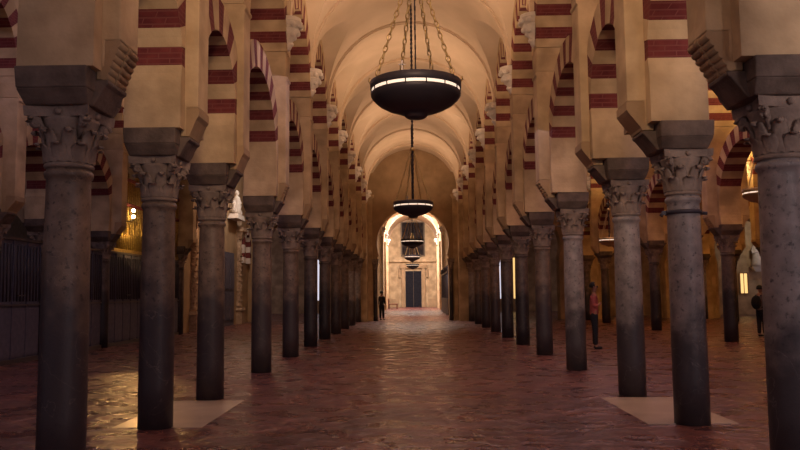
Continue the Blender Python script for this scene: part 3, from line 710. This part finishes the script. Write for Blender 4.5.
# carved stone pilasters of the chapel doorways on the left
def carved(Y, h, label, group):
    t = thing('carved_pilaster', label, 'pilaster', (XC+0.02, Y, 0), 0, group)
    bm = bm_new(); add_frustum(bm, 0.30, 0.34, 0, 0.28, 0.32, 0.7); add_frustum(bm, 0.34, 0.38, 0.7, 0.26, 0.30, 0.85); obj('pedestal', bm, M['carved'], t)
    bm = bm_new(); add_lathe(bm, [(0.22,0.85),(0.24,0.95),(0.18,1.05),(0.20,1.5),(0.23,1.9),(0.17,2.1),(0.21,2.2),(0.17,2.3),(0.19,h-1.2),(0.22,h-1.1),(0.17,h-1.0),(0.2,h-0.6)], 12)
    for z in [1.2+0.26*q for q in range(int((h-2.2)/0.26))]:
        for a in range(6): add_ball(bm, (0.19*math.cos(a*PI/3+z), 0.19*math.sin(a*PI/3+z), z), 0.055)
    obj('shaft', bm, M['carved'], t)
    bm = bm_new(); add_frustum(bm, 0.20, 0.22, h-0.6, 0.34, 0.38, h-0.2); add_frustum(bm, 0.38, 0.42, h-0.2, 0.36, 0.4, h); add_ball(bm, (0, 0, h+0.2), 0.2, 1.3); obj('entablature', bm, M['carved'], t)
    return t
carved(31.4, 4.9, 'carved stone pilaster at the near side of the choir doorway on the left', 'carved pilasters on the left')
carved(39.6, 5.0, 'carved stone pilaster at the far side of the choir doorway on the left', 'carved pilasters on the left')
bm = bm_new(); add_box(bm, 0, 0.1, 0, 6.0, 0, 3.6)
for k in range(6): add_box(bm, 0.1, 0.14, k+0.12, k+0.88, 0.3, 1.6); add_box(bm, 0.1, 0.14, k+0.12, k+0.88, 1.8, 3.3)
o = obj('panelled_door', bm, M['dark_wood'], None, (XC, 32.4, 0)); tag(o, 'wide dark panelled door between the two carved pilasters on the left', 'door')
t = thing('carved_crest', 'pale carved crest with a figure high above the far carved pilaster', 'sculpture', (XC+0.25, 38.2, 5.3))
bm = bm_new(); add_frustum(bm, 0.25, 0.9, 0, 0.2, 0.7, 0.25)
for q in (-0.6, 0.6): add_lathe(bm, [(0.12,0.25),(0.16,0.4),(0.08,0.6),(0.12,0.75),(0.03,0.95)], 10, (0, q))
obj('ledge', bm, M['white_stucco'], t)
bm = bm_new(); add_lathe(bm, [(0.18,0.25),(0.22,0.45),(0.16,0.8),(0.20,1.0),(0.17,1.12),(0.07,1.2),(0.06,1.24)], 12); add_ball(bm, (0,0,1.36), 0.12, 1.2); add_ball(bm, (0.12,0.2,0.85), 0.08, 1.5)
obj('figure', bm, M['white_stucco'], t)
bm = arch_bm(1.1, 3.2, 4.0, 0.75, 0.12, 0.35, 0.3, 11, 1.1)
o = obj('striped_wall_arch', bm, [M['white_stucco'], M['brick']]); o.location = (XC+0.12, 40.95-0.05, 0); o.scale = (1, 0.8, 1); tag(o, 'small pink and white striped arch past the carved pilasters on the left', 'arch')

# ------------------------------------------------------------------ chandeliers
def chain(bm, a, b, link=0.105, r=0.009, w=0.022):
    global tube_ref
    a, b = Vector(a), Vector(b); d = b-a; n = max(3, int(d.length/(link*0.78))); d.normalize()
    u = d.cross(Vector((0, 0, 1))).normalized(); v_ = d.cross(u).normalized(); st = (b-a).length/n
    for i in range(n):
        c = a+d*(st*(i+0.5)); side = u if i % 2 else v_; tube_ref = d.cross(side)
        hl = st*0.62
        pts = []
        for k in range(10):
            th = 2*PI*k/10; pts.append(c+d*(hl*math.cos(th))+side*(w*math.sin(th)))
        add_tube(bm, pts, r, 5, closed=True)
def chandelier(loc, R, label, group, top, scale_h=1.0, cr=0.022, body='iron'):
    t = thing('hanging_lamp', label, 'hanging lamp', loc, 0, group); k = R/0.53
    bm = bm_new()
    add_lathe(bm, [(0.05*k,-0.355*k),(0.10*k,-0.35*k),(0.13*k,-0.33*k),(0.14*k,-0.295*k),(0.24*k,-0.275*k),(0.35*k,-0.235*k),(0.44*k,-0.185*k),(0.50*k,-0.13*k),(0.528*k,-0.09*k),(0.53*k,-0.05*k),(0.525*k,-0.045*k),(0.47*k,-0.05*k)], 48)
    obj('bowl', bm, M[body], t)
    bm = bm_new(); add_lathe(bm, [(0.508*k,-0.055*k),(0.520*k,-0.052*k),(0.520*k,-0.005*k),(0.508*k,-0.002*k)], 48); obj('lit_band', bm, M['slit'], t)
    bm = bm_new(); add_lathe(bm, [(0.50*k,-0.008*k),(0.53*k,-0.008*k),(0.538*k,0.0),(0.538*k,0.08*k),(0.52*k,0.09*k),(0.50*k,0.08*k)], 48)
    for i in range(14):
        a = 2*PI*i/14; add_tube(bm, [(0.526*k*math.cos(a), 0.526*k*math.sin(a), -0.065*k), (0.526*k*math.cos(a), 0.526*k*math.sin(a), 0.01*k)], 0.008*k, 6)
    obj('rim', bm, M[body], t)
    hub = 1.52*k*scale_h
    for a in (math.radians(200), math.radians(115), math.radians(60), math.radians(-25)):
        bm = bm_new(); p = (0.50*k*math.cos(a), 0.50*k*math.sin(a), 0.05*k); chain(bm, (0.03*math.cos(a), 0.03*math.sin(a), hub), p, 0.095*k, 0.0085*k, 0.021*k)
        obj('chain', bm, M['brass'], t)
    bm = bm_new(); add_lathe(bm, [(0.02,hub-0.05),(0.07*k,hub-0.02),(0.07*k,hub+0.02),(0.02,hub+0.07)], 12); obj('hub', bm, M['brass'], t)
    bm = bm_new(); add_tube(bm, [(0,0,-0.1*k),(0,0,top-loc[2])], cr*0.7, 8)
    for i in range(int((top-loc[2])/0.12)): add_tube(bm, [(0,0,0.12*i),(0,0,0.12*i+0.06)], cr, 8)
    obj('cable', bm, M['iron'], t)
    bm = bm_new(); a = math.radians(253); cx, cy = 0.52*k*math.cos(a), 0.52*k*math.sin(a)
    add_box(bm, cx-0.008, cx+0.008, cy-0.006, cy+0.006, 0.08*k, 0.20*k); add_box(bm, cx-0.04*k, cx+0.04*k, cy-0.006, cy+0.006, 0.145*k, 0.158*k); obj('cross', bm, M['rail'], t)
    for a in (math.radians(186), math.radians(-8), math.radians(30), math.radians(150)):
        bm = bm_new(); add_tube(bm, [(0.53*k*math.cos(a),0.53*k*math.sin(a),0.05*k),(0.55*k*math.cos(a),0.55*k*math.sin(a),0.09*k),(0.545*k*math.cos(a),0.545*k*math.sin(a),0.13*k)], 0.012*k, 6); obj('finial', bm, M['brass'], t)
    return t
G = 'hanging lamps down the nave'
chandelier((0.06, 8.8, 3.90), 0.53, 'nearest and largest black bowl lamp hanging from chains in the nave', G, 9.5, cr=0.010)
chandelier((0.03, 20.4, 3.87), 0.53, 'second black bowl lamp of the nave, hanging in front of the far arch', G, 9.5, cr=0.034)
chandelier((0.0, 36.0, 3.97), 0.53, 'third bowl lamp of the nave, below the crown of the far arch', G, 9.5)
chandelier((-0.02, 50.5, 3.93), 0.53, 'fourth bowl lamp, beyond the far arch', G, 9.5)
chandelier((0.0, 64.0, 3.85), 0.53, 'fifth and smallest bowl lamp, hanging before the far door', G, 9.5)
chandelier((6.42, 24.8, 3.17), 0.34, 'brass rimmed lamp in the right aisle left of the fourth column', 'lamps in the right aisle', 9.5, body='brass')
chandelier((6.5, 14.1, 3.30), 0.34, 'lamp of the right aisle half hidden behind the nearest right column', 'lamps in the right aisle', 9.5, body='brass')

# ------------------------------------------------------------------ lit openings at the end of the right aisles
def lit_panel(x, y, w, z0, z1, key, label, group):
    t = thing('lit_window', label, 'window', (x, y, z0), 0, group)
    bm = bm_new(); add_box(bm, -w/2, w/2, -0.03, 0.0, 0, z1-z0); obj('glass', bm, M[key], t)
    bm = bm_new()
    for s in (-1, 1): add_box(bm, s*w/2-0.04, s*w/2+0.04, -0.07, 0.0, -0.04, z1-z0+0.04)
    add_box(bm, -w/2, w/2, -0.07, 0.0, -0.06, 0.0); add_box(bm, -w/2, w/2, -0.07, 0.0, z1-z0, z1-z0+0.06); add_box(bm, -0.02, 0.02, -0.06, -0.0, 0, z1-z0)
    obj('frame', bm, M['ochre'], t)
lit_panel(20.25, 46.98, 0.5, 1.3, 2.5, 'lit', 'narrow glowing yellow window at the end of the outermost right aisle', 'glowing windows at the far right')
lit_panel(13.0, 46.98, 0.4, 1.2, 2.3, 'lit', 'glowing yellow window low behind the third right column', 'glowing windows at the far right')
lit_panel(11.6, 46.98, 0.4, 1.2, 2.3, 'lit', 'glowing yellow window at the end of the second aisle from the nave', 'glowing windows at the far right')
lit_panel(6.6, 59.98, 0.7, 1.0, 4.2, 'daylight', 'tall daylit window beyond the opening of the right aisle', 'daylit windows beyond the aisles')
lit_panel(8.2, 59.98, 0.7, 1.0, 4.2, 'lit', 'tall warm lit window beyond the opening of the right aisle', 'daylit windows beyond the aisles')
lit_panel(-7.2, 59.98, 0.7, 1.0, 4.2, 'daylight', 'tall daylit window, the left one beyond the left aisle', 'daylit windows beyond the aisles')
lit_panel(-5.4, 59.98, 0.7, 1.0, 4.2, 'daylight', 'tall daylit window, the right one beyond the left aisle', 'daylit windows beyond the aisles')
for k, x in enumerate((9.95, 14.6, 16.3, 20.6)):
    pilaster(x, YW, 0.5, 6.2, 'cream pilaster on the end wall of the right aisles, %s from the nave' % ORD[k], 'pilasters on the right end wall')

t = thing('statue', 'pale statue on a bracket at the far end of the outermost right aisle', 'statue', (21.0, 46.7, 2.6))
bm = bm_new(); add_frustum(bm, 0.15, 0.12, 0, 0.4, 0.28, 0.3); obj('bracket', bm, M['white_stucco'], t)
bm = bm_new(); add_lathe(bm, [(0.30,0.3),(0.33,0.5),(0.24,1.0),(0.28,1.35),(0.22,1.55),(0.08,1.65),(0.07,1.7)], 14); add_ball(bm, (0,0,1.84), 0.15, 1.2)
add_tube(bm, [(-0.25,0,1.45),(-0.3,-0.12,1.15),(0.0,-0.28,1.2)], [0.08,0.07,0.05], 8); add_tube(bm, [(0.25,0,1.45),(0.3,-0.12,1.15),(0.0,-0.28,1.2)], [0.08,0.07,0.05], 8); obj('figure', bm, M['white_stucco'], t)
area('statue_fill', (20.6, 44.5, 5.2), (21.0, 46.9, 3.6), 0.4, 20, (1.0, 0.85, 0.7))  # unseen light added to brighten the statue

# ------------------------------------------------------------------ people
def skin_chain(name, joints, edges, mt, parent, root=0, sub=1):
    me = bpy.data.meshes.new(name); me.from_pydata([j[0] for j in joints], edges, [])
    o = bpy.data.objects.new(name, me); C.objects.link(o); o.parent = parent
    sm = o.modifiers.new('skin', 'SKIN'); sm.use_smooth_shade = True
    for i, j in enumerate(joints):
        r = j[1]; sv = me.skin_vertices[0].data[i]; sv.radius = r if isinstance(r, tuple) else (r, r); sv.use_root = (i == root)
    s = o.modifiers.new('sub', 'SUBSURF'); s.levels = sub; s.render_levels = sub
    me.materials.append(mt); return o
def person(loc, rotz, H, label, top, legs, arms='side', bag=False, glasses=False):
    t = thing('person', label, 'person', loc, rotz); k = H/1.75
    t.scale = (k, k, k)     # faces +x
    # body: continuous skin figure
    def hand(side):
        return []
    J = [((0,0,0.95),(0.10,0.15)), ((0,0,1.12),(0.095,0.135)), ((0.005,0,1.30),(0.11,0.16)), ((0,0,1.43),(0.075,0.13)), ((0.01,0,1.50),0.055), ((0.02,0,1.56),0.055),
         ((0.025,0,1.62),0.088), ((0.02,0,1.69),0.088),
         ((0,0.09,0.88),0.085), ((0.01,0.10,0.50),0.058), ((-0.01,0.10,0.12),0.042), ((0.0,0.10,0.05),0.04), ((0.13,0.11,0.03),0.03),
         ((0,-0.09,0.88),0.085), ((0.02,-0.10,0.50),0.058), ((0.02,-0.10,0.12),0.042), ((0.03,-0.10,0.05),0.04), ((0.16,-0.11,0.03),0.03)]
    E = [(0,1),(1,2),(2,3),(3,4),(4,5),(5,6),(6,7),(0,8),(8,9),(9,10),(10,11),(11,12),(0,13),(13,14),(14,15),(15,16),(16,17)]
    for s in (1, -1):
        b = len(J)
        if arms == 'fold':
            J += [((0,s*0.17,1.40),0.052), ((0.0,s*0.23,1.13),0.042), ((0.15,s*0.13,1.18),0.034), ((0.17,s*0.04,1.20),0.026)]
        elif arms == 'back':
            J += [((0,s*0.17,1.40),0.052), ((-0.03,s*0.24,1.13),0.042), ((0.12,s*0.22,0.98),0.034), ((0.18,s*0.19,0.96),0.026)]
        else:
            J += [((0,s*0.17,1.40),0.052), ((-0.02,s*0.23,1.13),0.042), ((0.03,s*0.24,0.88),0.032), ((0.05,s*0.24,0.81),0.026)]
        E += [(3,b),(b,b+1),(b+1,b+2),(b+2,b+3)]
        # fingers and thumb
        w = Vector(J[b+3][0]); d = (w-Vector(J[b+2][0])).normalized(); side = Vector((1,0,0)) if abs(d.z) > 0.6 else Vector((0,0,1))
        for q, off in enumerate((-0.027, -0.009, 0.009, 0.027)):
            n = len(J); ln = (0.062, 0.072, 0.068, 0.052)[q]
            J += [(tuple(w+d*0.035+side*off), 0.010), (tuple(w+d*(0.035+ln*0.6)+side*off*1.15), 0.009), (tuple(w+d*(0.035+ln)+side*off*1.1+Vector((0,-s*0.02,0))), 0.008)]
            E += [(b+3, n), (n, n+1), (n+1, n+2)]
        n = len(J); J += [(tuple(w+side*0.03), 0.011), (tuple(w+side*0.055+d*0.03), 0.009)]; E += [(b+3, n), (n, n+1)]
    skin_chain('body', J, E, M['skin'], t)
    # clothes
    J2 = [((0,0,0.88),(0.118,0.165)), ((0,0,0.96),(0.128,0.178)), ((0,0,1.12),(0.118,0.158)), ((0.005,0,1.30),(0.13,0.182)), ((0,0,1.43),(0.095,0.15)), ((0.005,0,1.475),(0.07,0.075))]
    E2 = [(0,1),(1,2),(2,3),(3,4),(4,5)]
    for s in (1, -1):
        b = len(J2); a = [j for j in J if abs(j[0][1]-s*0.17) < 1e-6 and abs(j[0][2]-1.40) < 1e-6][0]; ia = J.index(a)
        J2 += [(a[0], 0.072), (J[ia+1][0], 0.058), (tuple(Vector(J[ia+1][0])*0.25+Vector(J[ia+2][0])*0.75), 0.046)]
        E2 += [(4,b),(b,b+1),(b+1,b+2)]
    skin_chain('shirt', J2, E2, M[top], t)
    J3 = [((0,0,1.02),(0.11,0.15)), ((0,0,0.90),(0.12,0.165)), ((0,0.095,0.80),0.105), ((0.01,0.10,0.50),0.078), ((-0.01,0.10,0.09),0.062), ((0,-0.095,0.80),0.105), ((0.02,-0.10,0.50),0.078), ((0.02,-0.10,0.09),0.062)]
    skin_chain('trousers', J3, [(0,1),(1,2),(2,3),(3,4),(1,5),(5,6),(6,7)], M[legs], t, root=1)
    for s in (1, -1):
        skin_chain('shoe', [((-0.05 if s > 0 else -0.02, s*0.10, 0.045), (0.045,0.042)), ((0.08, s*0.105, 0.04), (0.045,0.036)), ((0.19, s*0.11, 0.03), (0.035,0.026))], [(0,1),(1,2)], M['black_cloth'], t)
    # hair cap, nose, ears, eyes
    bm = bm_new(); add_ball(bm, (-0.012, 0, 1.675), 0.108, 1.08)
    bmesh.ops.delete(bm, geom=[v_ for v_ in bm.verts if (v_.co.x > 0.045 and v_.co.z < 1.72) or v_.co.z < 1.60], context='VERTS'); obj('hair', bm, M['hair'], t)
    bm = bm_new(); add_tube(bm, [(0.10,0,1.665),(0.128,0,1.635),(0.105,0,1.62)], [0.008,0.016,0.010], 8)
    for s in (1, -1): add_ball(bm, (0.015, s*0.092, 1.645), 0.022, 1.3)
    add_tube(bm, [(0.098,-0.025,1.59),(0.106,0,1.592),(0.098,0.025,1.59)], 0.007, 6); obj('face_features', bm, M['skin'], t)
    if glasses:
        bm = bm_new()
        for s in (1, -1):
            add_ball(bm, (0.105, s*0.035, 1.665), 0.024); add_tube(bm, [(0.10,s*0.06,1.668),(0.02,s*0.10,1.665)], 0.005, 6)
        add_tube(bm, [(0.11,-0.03,1.672),(0.11,0.03,1.672)], 0.005, 6); obj('sunglasses', bm, M['iron'], t)
    if bag:
        bm = bm_new(); add_ball(bm, (-0.20, 0.0, 1.18), 0.17, 1.45); add_tube(bm, [(-0.10,0.10,1.42),(0.09,0.12,1.40),(0.13,0.12,1.22),(-0.08,0.12,1.0)], 0.022, 6); add_tube(bm, [(-0.10,-0.10,1.42),(0.09,-0.12,1.40),(0.13,-0.12,1.22),(-0.08,-0.12,1.0)], 0.022, 6)
        obj('backpack', bm, M['black_cloth'], t)
    return t
person((4.75, 20.15, 0), math.radians(-15), 1.71, 'person in a pinkish red shirt and dark trousers standing behind the fourth right column', 'pink', 'navy', 'fold', glasses=True)
person((11.15, 24.7, 0), math.radians(25), 1.62, 'person in a pale top with a black bag, half hidden behind the nearest right column', 'grey_cloth', 'navy', 'back', bag=True)
person((-1.78, 43.3, 0), math.radians(60), 1.62, 'person in all dark clothes standing inside the left jamb of the far arch', 'black_cloth', 'black_cloth')
